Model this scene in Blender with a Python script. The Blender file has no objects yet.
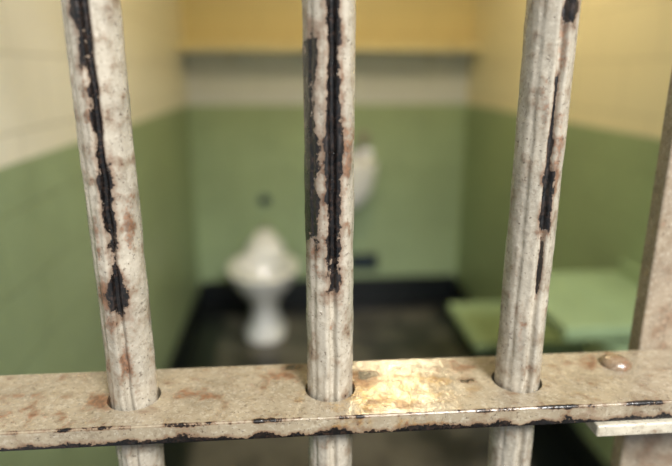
import bpy, bmesh, math, random
from mathutils import Vector, noise
random.seed(4)
S=bpy.context.scene
COL=S.collection
CH=1.317   # camera height
def lin(r,g,b):
    f=lambda c:((c/255)/12.92 if c/255<=0.04045 else ((c/255+0.055)/1.055)**2.4)
    return (f(r),f(g),f(b),1)

# ---------- node helper ----------
class NT:
    def __init__(s,name):
        s.m=bpy.data.materials.new(name); s.m.use_nodes=True
        s.t=s.m.node_tree; s.b=s.t.nodes['Principled BSDF']
        s.tc=s.t.nodes.new('ShaderNodeTexCoord')
        s.obj=s.tc.outputs['Object']
    def set(s,sock,v):
        if isinstance(v,bpy.types.NodeSocket): s.t.links.new(v,sock)
        else: sock.default_value=v
    def math(s,op,a,b=0.0,c=0.0,clamp=False):
        n=s.t.nodes.new('ShaderNodeMath'); n.operation=op; n.use_clamp=clamp
        s.set(n.inputs[0],a); s.set(n.inputs[1],b); s.set(n.inputs[2],c)
        return n.outputs[0]
    def mix(s,f,a,b,mode='MIX'):
        n=s.t.nodes.new('ShaderNodeMix'); n.data_type='RGBA'; n.blend_type=mode
        s.set(n.inputs[0],f); s.set(n.inputs[6],a); s.set(n.inputs[7],b)
        return n.outputs[2]
    def noise(s,scale,detail=4,rough=0.5,vec=None,dist=0.0):
        n=s.t.nodes.new('ShaderNodeTexNoise'); s.set(n.inputs['Vector'],vec or s.obj)
        n.inputs['Scale'].default_value=scale; n.inputs['Detail'].default_value=detail
        n.inputs['Roughness'].default_value=rough; n.inputs['Distortion'].default_value=dist
        return n.outputs[0]
    def step(s,v,a,b,o0=0.0,o1=1.0):
        n=s.t.nodes.new('ShaderNodeMapRange'); n.interpolation_type='SMOOTHSTEP'
        s.set(n.inputs[0],v); n.inputs[1].default_value=a; n.inputs[2].default_value=b
        n.inputs[3].default_value=o0; n.inputs[4].default_value=o1
        return n.outputs[0]
    def sep(s,v=None):
        n=s.t.nodes.new('ShaderNodeSeparateXYZ'); s.set(n.inputs[0],v or s.obj); return n.outputs
    def comb(s,x,y,z):
        n=s.t.nodes.new('ShaderNodeCombineXYZ'); s.set(n.inputs[0],x); s.set(n.inputs[1],y); s.set(n.inputs[2],z); return n.outputs[0]
    def bump(s,h,strength,dist,nrm=None):
        n=s.t.nodes.new('ShaderNodeBump'); n.inputs['Strength'].default_value=strength
        n.inputs['Distance'].default_value=dist; s.set(n.inputs['Height'],h)
        if nrm: s.set(n.inputs['Normal'],nrm)
        return n.outputs[0]
    def out(s,col,rough=0.5,nrm=None,metal=0.0):
        s.set(s.b.inputs['Base Color'],col); s.set(s.b.inputs['Roughness'],rough); s.set(s.b.inputs['Metallic'],metal)
        if nrm: s.set(s.b.inputs['Normal'],nrm)
        return s.m

def simple(name,col,rough=0.5,metal=0,var=0.12,sc=12,bump=0.15):
    n=NT(name); k=n.noise(sc,5)
    dark=tuple(c*(1-2*var) for c in col[:3])+(1,)
    return n.out(n.mix(k,dark,tuple(min(1,c*(1+var)) for c in col[:3])+(1,)),rough,n.bump(n.noise(sc*5,4),bump,0.002),metal)

def metal_paint(name,patches,rustspots,base=(180,171,154),rustamt=0.605,ax=(0,2),edge=None,gold_glint=None,gen_chip=0.645,frontonly=True,stain=0.5,seed=0.0,rough=.25,bd=.0009,rustk=.75,jk=1.5,coat=.5,bstr=.9):
    n=NT(name); xyz=n.sep(); U=xyz[ax[0]]; V=xyz[ax[1]]
    off=n.t.nodes.new('ShaderNodeVectorMath'); off.operation='ADD'; n.set(off.inputs[0],n.obj); off.inputs[1].default_value=(seed,seed*.7,seed*1.3)
    P=off.outputs[0]
    n1=n.noise(380,6,0.7,P); n2=n.noise(85,5,0.55,P); n3=n.noise(28,4,0.55,P); n4=n.noise(1000,3,0.65,P); n5=n.noise(210,4,.6,P)
    jag=n.math('SUBTRACT',n.math('ADD',n.math('ADD',n.math('MULTIPLY',n1,1.1),n.math('MULTIPLY',n2,1.8)),n.math('MULTIPLY',n3,1.5)),2.20)
    acc=n.math('MULTIPLY',n.math('SUBTRACT',n.math('ADD',n.math('MULTIPLY',n1,.4),n.math('MULTIPLY',n2,.6)),gen_chip),7)
    for p in patches:
        u,w,v,h=p[:4]
        a=n.math('DIVIDE',n.math('SUBTRACT',w,n.math('ABSOLUTE',n.math('SUBTRACT',U,u))),w)
        b=n.math('DIVIDE',n.math('SUBTRACT',h,n.math('ABSOLUTE',n.math('SUBTRACT',V,v))),max(.006,h*.35))
        q=n.math('ADD',n.math('MINIMUM',a,b),n.math('MULTIPLY',jag,jk))
        if frontonly: q=n.math('SUBTRACT',q,n.math('MULTIPLY',n.math('GREATER_THAN',xyz[1],.004),9))
        acc=n.math('MAXIMUM',acc,q)
    if edge:
        for (ey,ez,w,amp) in edge:
            dy=n.math('SUBTRACT',xyz[1],ey); dz=n.math('SUBTRACT',xyz[2],ez)
            d=n.math('SQRT',n.math('ADD',n.math('MULTIPLY',dy,dy),n.math('MULTIPLY',dz,dz)))
            a=n.math('DIVIDE',n.math('SUBTRACT',w,d),w)
            acc=n.math('MAXIMUM',acc,n.math('ADD',a,n.math('MULTIPLY',jag,amp)))
    chip=n.step(acc,.10,.20)
    halo=n.step(acc,-.80,.15)
    racc=n.math('MULTIPLY',n.math('SUBTRACT',n.math('ADD',n.math('MULTIPLY',n2,.45),n.math('ADD',n.math('MULTIPLY',n3,.3),n.math('MULTIPLY',n1,.25))),rustamt),9)
    for (u,ru,v,rv) in rustspots:
        du=n.math('DIVIDE',n.math('SUBTRACT',U,u),ru); dv=n.math('DIVIDE',n.math('SUBTRACT',V,v),rv)
        d=n.math('SUBTRACT',.75,n.math('SQRT',n.math('ADD',n.math('MULTIPLY',du,du),n.math('MULTIPLY',dv,dv))))
        racc=n.math('MAXIMUM',racc,n.math('ADD',d,n.math('MULTIPLY',jag,2.0)))
    rust=n.step(racc,-.1,1.0)
    speck=n.step(n.noise(400,4,.75,P),.61,.65)
    b=lin(*base)
    c=n.mix(n.step(n3,.35,.7),b,tuple(x*.76 for x in b[:3])+(1,))
    c=n.mix(n.math('MULTIPLY',n.step(n2,.45,.70),stain),c,lin(126,108,84))
    c=n.mix(n.math('MULTIPLY',n.step(n5,.55,.68),stain*.7),c,lin(98,82,64))
    c=n.mix(n.math('MULTIPLY',n.step(n1,.50,.64),.25),c,lin(218,211,193))
    if gold_glint:  # lamp's golden reflection painted into the colour as a speckled ochre ellipse
        gu,gru,gv,grv=gold_glint
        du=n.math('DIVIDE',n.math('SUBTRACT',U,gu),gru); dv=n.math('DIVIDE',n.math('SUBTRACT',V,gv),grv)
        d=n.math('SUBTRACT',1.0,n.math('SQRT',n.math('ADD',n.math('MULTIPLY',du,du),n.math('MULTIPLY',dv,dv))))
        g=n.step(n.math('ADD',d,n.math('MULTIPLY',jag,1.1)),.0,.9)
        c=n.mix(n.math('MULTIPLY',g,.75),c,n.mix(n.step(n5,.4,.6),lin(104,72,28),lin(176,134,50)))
    rustc=n.mix(n.step(n1,.35,.65),lin(70,42,27),lin(140,92,56))
    c=n.mix(n.math('MULTIPLY',rust,rustk),c,rustc)
    c=n.mix(n.math('MULTIPLY',speck,.65),c,lin(72,52,38))
    c=n.mix(n.math('MULTIPLY',halo,.65),c,n.mix(n1,lin(66,42,28),lin(134,94,64)))
    blk=n.mix(n.step(n1,.47,.66),lin(12,11,11),lin(52,38,30))
    c=n.mix(chip,c,blk)
    ro=n.math('ADD',rough,n.math('MULTIPLY',rust,.3))
    ro=n.math('ADD',ro,n.math('MULTIPLY',n.math('SUBTRACT',n2,.45),.4))
    h=n.math('SUBTRACT',n.math('ADD',n.math('ADD',n.math('MULTIPLY',n2,1.2),n.math('MULTIPLY',n5,.35)),n.math('MULTIPLY',n1,.15)),n.math('MULTIPLY',chip,.8))
    h=n.math('SUBTRACT',h,n.math('MULTIPLY',speck,.2))
    h=n.math('ADD',h,n.math('MULTIPLY',n4,.04))
    n.b.inputs['Coat Weight'].default_value=coat; n.b.inputs['Coat Roughness'].default_value=.14
    nr=n.bump(h,bstr,bd); n.set(n.b.inputs['Coat Normal'],nr)
    return n.out(c,ro,nr)

# ---------- mesh helpers ----------
def newobj(name,bm,mat=None,loc=(0,0,0),parent=None,smooth=False):
    me=bpy.data.meshes.new(name); bmesh.ops.recalc_face_normals(bm,faces=bm.faces); bm.to_mesh(me); bm.free()
    o=bpy.data.objects.new(name,me); COL.objects.link(o); o.location=loc
    if mat: me.materials.append(mat)
    if smooth:
        for p in me.polygons: p.use_smooth=True
    if parent: o.parent=parent
    return o
def box(name,x0,x1,y0,y1,z0,z1,mat,bev=0,parent=None,seg=3):
    bm=bmesh.new(); bmesh.ops.create_cube(bm,size=1)
    for v in bm.verts: v.co=Vector(((x0 if v.co.x<0 else x1),(y0 if v.co.y<0 else y1),(z0 if v.co.z<0 else z1)))
    c=Vector(((x0+x1)/2,(y0+y1)/2,(z0+z1)/2))
    for v in bm.verts: v.co-=c
    if bev: bmesh.ops.bevel(bm,geom=bm.edges[:],offset=bev,segments=seg,affect='EDGES',profile=.5)
    return newobj(name,bm,mat,c,parent,smooth=False)
def empty(name):
    o=bpy.data.objects.new(name,None); COL.objects.link(o); return o
def loft(name,rings,mat,parent=None,n=48,p=2.0,cap0=True,cap1=True,loc=(0,0,0)):
    bm=bmesh.new(); R=[]
    for r in rings:
        cx,cy,z,rx,ry=r[:5]; pp=r[5] if len(r)>5 else p
        ring=[]
        for i in range(n):
            a=2*math.pi*i/n; c,s_=math.cos(a),math.sin(a)
            ring.append(bm.verts.new((cx+rx*math.copysign(abs(c)**(2/pp),c),cy+ry*math.copysign(abs(s_)**(2/pp),s_),z)))
        R.append(ring)
    for a,b in zip(R,R[1:]):
        for i in range(n): bm.faces.new((a[i],a[(i+1)%n],b[(i+1)%n],b[i]))
    if cap0: bm.faces.new(R[0])
    if cap1: bm.faces.new(R[-1])
    return newobj(name,bm,mat,loc,parent,smooth=True)
def cyl(name,p0,p1,r,mat,parent=None,n=24,bev=0,r2=None):
    p0=Vector(p0);p1=Vector(p1);d=p1-p0
    bm=bmesh.new(); bmesh.ops.create_cone(bm,cap_ends=True,segments=n,radius1=r,radius2=r if r2 is None else r2,depth=d.length)
    q=d.to_track_quat('Z','Y')
    for v in bm.verts: v.co=q@v.co
    if bev: bmesh.ops.bevel(bm,geom=[e for e in bm.edges if len(e.link_faces)==2 and any(len(f.verts)>4 for f in e.link_faces)],offset=bev,segments=2,affect='EDGES')
    o=newobj(name,bm,mat,(p0+p1)/2,parent)
    for p in o.data.polygons: p.use_smooth=len(p.vertices)<=4
    return o

# ---------- room ----------
XL,XR,YB,YF,ZC=-.54,.98,3.15,.30,2.13
PL=CH-.173
def wallmat(name,axis,upper,green=(148,166,130),shelf=None,white=(226,231,235)):
    n=NT(name)
    geo=n.t.nodes.new('ShaderNodeNewGeometry'); w=n.sep(geo.outputs['Position'])
    big=n.noise(2.2,4); fine=n.noise(25,5)
    gr=n.mix(big,lin(*[c*.9 for c in green]),lin(*[min(255,c*1.08) for c in green]))
    gr=n.mix(n.math('MULTIPLY',n.step(fine,.5,.75),.25),gr,lin(118,134,100))
    up=n.mix(big,lin(*upper),lin(*[c*.95 for c in upper]))
    if shelf:
        up=n.mix(n.math('GREATER_THAN',w[2],shelf),lin(*white),up)
    edge=n.math('ADD',w[2],n.math('MULTIPLY',n.math('SUBTRACT',fine,.5),.004))
    c=n.mix(n.math('GREATER_THAN',edge,PL),gr,up)
    br=n.t.nodes.new('ShaderNodeTexBrick'); n.set(br.inputs['Vector'],n.comb(w[axis],w[2],0.0))
    br.offset=.5; br.inputs['Scale'].default_value=1; br.inputs['Mortar Size'].default_value=.004
    br.inputs['Mortar Smooth'].default_value=.6
    br.inputs['Brick Width'].default_value=.30; br.inputs['Row Height'].default_value=.15
    m=br.outputs['Fac']
    c=n.mix(n.math('MULTIPLY',m,.2),c,lin(70,72,50))
    nr=n.bump(n.math('SUBTRACT',n.math('MULTIPLY',fine,.3),m),.5,.004)
    return n.out(c,.42,nr)
wl=wallmat('paint_wall_left',1,(240,237,222)); wr=wallmat('paint_wall_right',1,(240,231,198),green=(150,169,130))
wb=wallmat('paint_wall_back',0,(236,221,168),green=(166,186,146),shelf=1.43)
T=.12
box('wall_left',XL-T,XL,YF,YB+T,0,ZC,wl)
box('wall_right',XR,XR+T,YF,YB+T,0,ZC,wr)
box('wall_back',XL,XR,YB,YB+T,0,ZC,wb)
box('ceiling',XL-T,XR+T,YF,YB+T,ZC,ZC+.1,simple('ceiling_paint',lin(232,226,204),.6))
n=NT('worn_concrete_floor'); geo=n.t.nodes.new('ShaderNodeNewGeometry'); w=n.sep(geo.outputs['Position'])
a=n.noise(4.5,6,.6); b_=n.noise(30,5)
c=n.mix(n.step(a,.40,.60),lin(48,46,43),lin(108,103,93)); c=n.mix(n.math('MULTIPLY',b_,.4),c,lin(44,40,36))
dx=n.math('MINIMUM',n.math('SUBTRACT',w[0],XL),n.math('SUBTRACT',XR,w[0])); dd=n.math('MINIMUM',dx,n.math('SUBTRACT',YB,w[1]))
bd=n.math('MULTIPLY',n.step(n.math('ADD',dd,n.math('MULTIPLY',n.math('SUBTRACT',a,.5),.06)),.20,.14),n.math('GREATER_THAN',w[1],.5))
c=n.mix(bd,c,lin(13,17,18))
fm=n.out(c,.3,n.bump(b_,.25,.004))
box('floor',XL-T,XR+T,-2.5,YB+T,-.1,0,fm)
blk=simple('black_gloss_paint',lin(16,23,26),.35)
box('baseboard_left',XL,XL+.012,YF+.12,YB,0,.12,blk,.003)
box('baseboard_right',XR-.012,XR,YF+.12,YB,0,.12,blk,.003)
box('baseboard_back',XL+.012,XR-.012,YB-.014,YB,0,.14,blk,.003)

# ---------- shelf ----------
yel=simple('cream_yellow_paint',lin(242,231,188),.45)
whp=simple('white_paint',lin(222,220,208),.4)
sh=empty('wall_shelf')
box('board',XL,XR,2.95,YB,1.415,1.45,yel,.004,sh)
for i,x in enumerate((-.3,.22,.74)):
    bm=bmesh.new(); vs=[bm.verts.new(q) for q in ((0,YB,1.415),(0,2.99,1.415),(0,2.99,1.405),(0,YB,1.36))]
    f=bm.faces.new(vs); r=bmesh.ops.extrude_face_region(bm,geom=[f]); bmesh.ops.translate(bm,vec=(.012,0,0),verts=[v for v in r['geom'] if isinstance(v,bmesh.types.BMVert)])
    newobj('bracket_%d'%(i+1),bm,whp,(x,0,0),sh)

# ---------- toilet ----------
por=NT('white_porcelain'); por.b.inputs['Coat Weight'].default_value=.6
por=por.out(por.mix(por.noise(9,4),lin(238,239,238),lin(248,249,249)),.18)
tl=empty('toilet'); TX=-.15
rings=[(0,2.775,0,.105,.175,2.6),(0,2.775,.02,.108,.178,2.6),(0,2.775,.035,.098,.165,2.4),(0,2.785,.07,.078,.14),(0,2.79,.13,.070,.13),
 (0,2.78,.18,.078,.14),(0,2.765,.22,.100,.165),(0,2.75,.26,.130,.19),(0,2.735,.30,.153,.215),(0,2.725,.335,.166,.232),(0,2.722,.358,.172,.238),
 (0,2.722,.366,.180,.246),(0,2.722,.380,.182,.248),(0,2.722,.386,.176,.242),(0,2.722,.384,.130,.190),(0,2.722,.372,.122,.182),(0,2.725,.33,.112,.168),(0,2.74,.27,.085,.12),(0,2.77,.22,.05,.07),(0,2.78,.205,.03,.04)]
loft('bowl',rings,por,tl,loc=(TX,0,0))
loft('back_spud_horn',[(0,2.99,.02,.075,.10,2.6),(0,2.99,.10,.070,.10,2.6),(0,2.995,.22,.080,.11,2.6),(0,3.00,.33,.105,.11,2.6),(0,3.005,.385,.112,.115,2.6),(0,3.01,.42,.088,.095,2.4),(0,3.015,.45,.062,.07),(0,3.02,.475,.045,.05),(0,3.02,.483,.02,.02)],por,tl,loc=(TX,0,0))
loft('water',[(0,2.745,.262,.07,.10),(0,2.745,.264,.07,.10)],simple('toilet_water',lin(80,88,86),.05),tl,loc=(TX,0,0))
chrome=simple('dull_chrome',lin(150,150,145),.3,1)
cyl('flush_pipe',(TX,3.03,.465),(TX,YB,.465),.02,chrome,tl)
fb=empty('flush_button'); dk=simple('dark_steel',lin(60,80,92),.35,.3)
cyl('flange',(TX,YB-.008,.62),(TX,YB,.62),.030,dk,fb,bev=.002)
cyl('push_knob',(TX,YB-.035,.62),(TX,YB-.008,.62),.017,dk,fb,bev=.003)

# ---------- sink ----------
sk=empty('wall_sink'); SX=.295
loft('basin',[(0,.0,.60,.06,.07,3),(0,-.0,.64,.10,.10,3),(0,-.0,.70,.138,.120,3.5),(0,0,.78,.154,.135,4),(0,0,.835,.160,.140,4.5),(0,0,.85,.162,.142,4.5),(0,0,.858,.158,.137,4.5),
  (0,-.015,.856,.128,.100,3),(0,-.015,.84,.120,.093,3),(0,-.01,.78,.10,.075,2.6),(0,0,.735,.06,.05),(0,0,.73,.02,.02)],por,sk,loc=(SX,YB-.142,0))
box('backsplash',SX-.160,SX+.160,YB-.03,YB,.81,.90,por,.01,sk)
for i,x in enumerate((-.07,.07)):
    cyl('tap_stem_%d'%(i+1),(SX+x,YB-.055,.855),(SX+x,YB-.055,.90),.011,chrome,sk)
    cyl('tap_knob_%d'%(i+1),(SX+x,YB-.055,.895),(SX+x,YB-.055,.915),.022,chrome,sk,n=8,bev=.002)
    cyl('tap_spout_%d'%(i+1),(SX+x,YB-.055,.875),(SX+x,YB-.115,.868),.008,chrome,sk)
cyl('drain_pipe',(SX,YB-.13,.43),(SX,YB-.13,.61),.018,chrome,sk)
cyl('trap_arm',(SX,YB-.135,.435),(SX,YB,.435),.016,chrome,sk)
sd=empty('soap_dispenser')
box('housing',.375,.43,YB-.05,YB,.93,1.00,simple('aged_metal',lin(165,158,138),.4),.008,sd)
box('lever',.392,.413,YB-.058,YB-.048,.94,.975,chrome,.002,sd)
vt=empty('vent_grille')
box('frame',.33,.50,YB-.018,YB,.19,.29,blk,.003,vt)
for i in range(5): box('louver_%d'%(i+1),.345,.485,YB-.024,YB-.017,.203+i*.017,.211+i*.017,dk,.001,vt)

# ---------- folding table & seat ----------
gp=simple('pale_green_paint',lin(146,168,128),.38)
def foldshelf(name,x0,y0,y1,z,th):
    e=empty(name)
    box('top',x0,XR,y0,y1,z-th,z,gp,.008,e)
    for i,y in enumerate((y0+.04,y1-.052)):
        bm=bmesh.new(); vs=[bm.verts.new(q) for q in ((XR,0,z-th),(x0+.08,0,z-th),(x0+.08,0,z-th-.012),(XR,0,z-th-.16))]
        f=bm.faces.new(vs); r=bmesh.ops.extrude_face_region(bm,geom=[f]); bmesh.ops.translate(bm,vec=(0,.012,0),verts=[v for v in r['geom'] if isinstance(v,bmesh.types.BMVert)])
        newobj('bracket_%d'%(i+1),bm,gp,(0,y,0),e)
    box('hinge_plate',XR-.02,XR,y0+.01,y1-.01,z,z+.03,gp,.003,e)
foldshelf('folding_table',.625,1.15,1.53,CH-.57,.035)
foldshelf('folding_seat',.60,1.66,2.02,CH-.87,.03)

# ---------- ceiling lamp ----------
lp=empty('ceiling_lamp'); LX,LY=.38,1.92
cyl('base_plate',(LX,LY,ZC-.02),(LX,LY,ZC),.11,chrome,lp,n=48)
em=NT('warm_lamp_glass'); em.b.inputs['Emission Color'].default_value=(1,.79,.46,1); em.b.inputs['Emission Strength'].default_value=95
em=em.out((.9,.8,.6,1),.4)
loft('glass_dome',[(0,0,0,.09,.09),(0,0,-.02,.088,.088),(0,0,-.04,.072,.072),(0,0,-.055,.045,.045),(0,0,-.06,.015,.015)],em,lp,loc=(LX,LY,ZC-.02))

# ---------- barred door ----------
bd=empty('cell_door_bars')
R=.0148; BY=.337
def bar(name,x,mat,seed,z0=.0,z1=ZC):
    bm=bmesh.new(); NS=144
    zs=[]; z=z0
    while z<z1:
        zs.append(z); z+= .002 if 1.03<z<1.40 else .03
    zs.append(z1); prev=None
    for z in zs:
        ring=[]
        for i in range(NS):
            a=-math.pi+2*math.pi*i/NS
            r=R+.00018*math.cos(6*(a-.06)-math.pi)
            wob=.0008*noise.noise(Vector((seed,3,z*60)))
            for ga,gw,gd in ((.06,.0019,.0030),(math.pi-.1,.0019,.003)):
                dlt=(a-ga+math.pi)%(2*math.pi)-math.pi
                s_=abs(dlt*R+wob)
                t=max(0,min(1,(gw+.0009-s_)/.0016)); t=t*t*(3-2*t)
                r-=gd*t
                r+=.0008*math.exp(-((s_-gw-.0020)/.0017)**2)
            d2=abs(a+.78)*R+.0006*noise.noise(Vector((seed,9,z*50))); t=max(0,min(1,(.0026-d2)/.0024)); r-=.0005*t*t*(3-2*t)
            r+=.0005*noise.noise(Vector((a*1.5+seed*7,math.cos(a),z*45)))+.0003*noise.noise(Vector((a*4+seed,math.sin(a)*3,z*130)))
            ring.append(bm.verts.new((r*math.sin(a),-r*math.cos(a),z)))
        if prev:
            for i in range(NS): bm.faces.new((prev[i],prev[(i+1)%NS],ring[(i+1)%NS],ring[i]))
        prev=ring
        if z==zs[0]: first=ring
    bm.faces.new(first); bm.faces.new(prev)
    return newobj(name,bm,mat,(x,BY,0),bd,smooth=True)
H=CH
mL=metal_paint('chipped_paint_bar_a',[(.0006,.0028,H-.020,.07),(.0014,.0036,H-.090,.042),(-.002,.0040,H+.03,.03)],
   [(.004,.004,H-.11,.014),(.010,.004,H-.09,.025),(-.007,.004,H-.10,.045),(.002,.004,H-.17,.014),(-.004,.003,H-.0,.06)],seed=3.1)
mM=metal_paint('chipped_paint_bar_b',[(.0015,.0048,H-.03,.096),(.002,.0030,H-.10,.03),(-.0128,.0060,H-.042,.060),(-.011,.0042,H-.0,.018)],
   [(.004,.005,H-.12,.025),(-.009,.006,H-.11,.035),(.0,.004,H-.155,.014),(.010,.004,H-.06,.05),(-.004,.003,H-.08,.05),(.006,.002,H+.0,.05)],seed=7.7,jk=1.2)
mR=metal_paint('chipped_paint_bar_c',[(.004,.0036,H+.033,.008),(.0014,.0032,H-.075,.018),(.001,.0010,H-.03,.03),(.002,.0008,H-.12,.02)],
   [(.001,.005,H-.07,.035),(.006,.004,H-.05,.03),(-.006,.003,H-.16,.012),(.002,.0035,H+.01,.05),(-.004,.004,H-.02,.02)],seed=11.3)
bx=[-.489,-.361,-.233,-.1052,.0231,.152]
for i,x in enumerate(bx+[.40,.528,.656,.784,.912]):
    m={-.1052:mL,.0231:mM,.152:mR}.get(x,[mL,mR][i%2])
    bar('bar_%d'%(i+1),x,m,i*3.3+1)
ZT=CH-.2045; TH=.0135
def cross(name,z,mat,x0=XL,x1=XR):
    y0,y1=.3035,.373
    bm=bmesh.new(); bmesh.ops.create_cube(bm,size=1)
    for v in bm.verts: v.co=Vector(((x0 if v.co.x<0 else x1),(y0-BY if v.co.y<0 else y1-BY),(-TH if v.co.z<0 else 0)))
    bmesh.ops.bevel(bm,geom=bm.edges[:],offset=.0012,segments=3,affect='EDGES')
    o=newobj(name,bm,mat,(0,BY,z),bd)
    cb=bmesh.new()
    for x in bx+[.40,.528,.656,.784,.912]:
        r=bmesh.ops.create_cone(cb,cap_ends=True,segments=64,radius1=.0168,radius2=.0168,depth=.08)
        for v in r['verts']: v.co.x+=x
    c=newobj('cut',cb,None,(0,BY,z))
    md=o.modifiers.new('b','BOOLEAN'); md.object=c; md.operation='DIFFERENCE'; md.solver='EXACT'
    dg=bpy.context.evaluated_depsgraph_get(); me=bpy.data.meshes.new_from_object(o.evaluated_get(dg))
    o.modifiers.clear(); o.data=me
    bpy.data.objects.remove(c)
    return o
EY=.3035-BY
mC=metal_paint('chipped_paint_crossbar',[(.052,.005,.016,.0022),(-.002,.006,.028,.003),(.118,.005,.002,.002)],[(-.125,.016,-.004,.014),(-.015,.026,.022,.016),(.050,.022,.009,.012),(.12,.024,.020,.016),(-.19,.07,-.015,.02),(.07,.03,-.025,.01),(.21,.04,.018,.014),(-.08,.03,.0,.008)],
   base=(158,145,122),rustamt=.60,ax=(0,1),edge=[(EY,-TH,.0038,1.8),(EY,0,.0012,2.8)],gold_glint=(.060,.062,-.010,.032),frontonly=False,gen_chip=.655,stain=.6,seed=1.9,rough=.22,bd=.0006,rustk=.8,coat=.4)  # ochre ellipse paints the warm highlight onto the top face
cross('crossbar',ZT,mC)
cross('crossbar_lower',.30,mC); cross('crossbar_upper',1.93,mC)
mS=metal_paint('brown_paint_stile',[],[(.0,.03,0,.3)],base=(160,145,124),rustamt=.60,ax=(0,2),frontonly=False,gen_chip=.74,rustk=.4)
box('stile',.263,.335,.3735,.388,0,ZC,mS,.002,bd)
box('latch_tab',.192,.34,.300,.350,ZT-TH-.0085,ZT-TH,metal_paint('tab_paint',[],[],base=(200,192,172),frontonly=False),.0015,bd)
loft('rivet',[(0,0,-.001,.0105,.0105),(0,0,.0015,.0105,.010),(0,0,.0040,.0090,.0088),(0,0,.0056,.0060,.006),(0,0,.0062,.0015,.0015)],
   metal_paint('rivet_rust',[],[(0,.009,0,.009)],base=(140,118,94),ax=(0,1),frontonly=False,stain=.8),bd,loc=(.232,.352,ZT))

# ---------- lights ----------
W=bpy.data.worlds.new('corridor_light'); S.world=W; W.use_nodes=True
W.node_tree.nodes['Background'].inputs[0].default_value=(.86,.93,1,1); W.node_tree.nodes['Background'].inputs[1].default_value=.42
def area(name,loc,target,size,power,col):
    l=bpy.data.lights.new(name,'AREA'); l.shape='RECTANGLE'; l.size=size[0]; l.size_y=size[1]; l.energy=power; l.color=col
    o=bpy.data.objects.new(name,l); COL.objects.link(o); o.location=loc
    o.rotation_euler=(Vector(target)-Vector(loc)).to_track_quat('-Z','Y').to_euler(); return o
area('corridor_skylight',(.9,-1.7,3.1),(.1,1.8,.8),(.9,.7),190,(1,.98,.95))

# ---------- camera ----------
cd=bpy.data.cameras.new('camera'); cam=bpy.data.objects.new('camera',cd); COL.objects.link(cam)
cd.sensor_width=36; cd.lens=567/672*36; cd.clip_start=.01
th,ps=math.radians(15.9),math.radians(4.6)
f=Vector((math.sin(ps)*math.cos(th),math.cos(ps)*math.cos(th),-math.sin(th)))
cam.location=(0,0,CH); cam.rotation_euler=f.to_track_quat('-Z','Y').to_euler()
cd.dof.use_dof=True; cd.dof.focus_distance=.347; cd.dof.aperture_fstop=2.7
S.camera=cam
S.view_settings.view_transform='Standard'
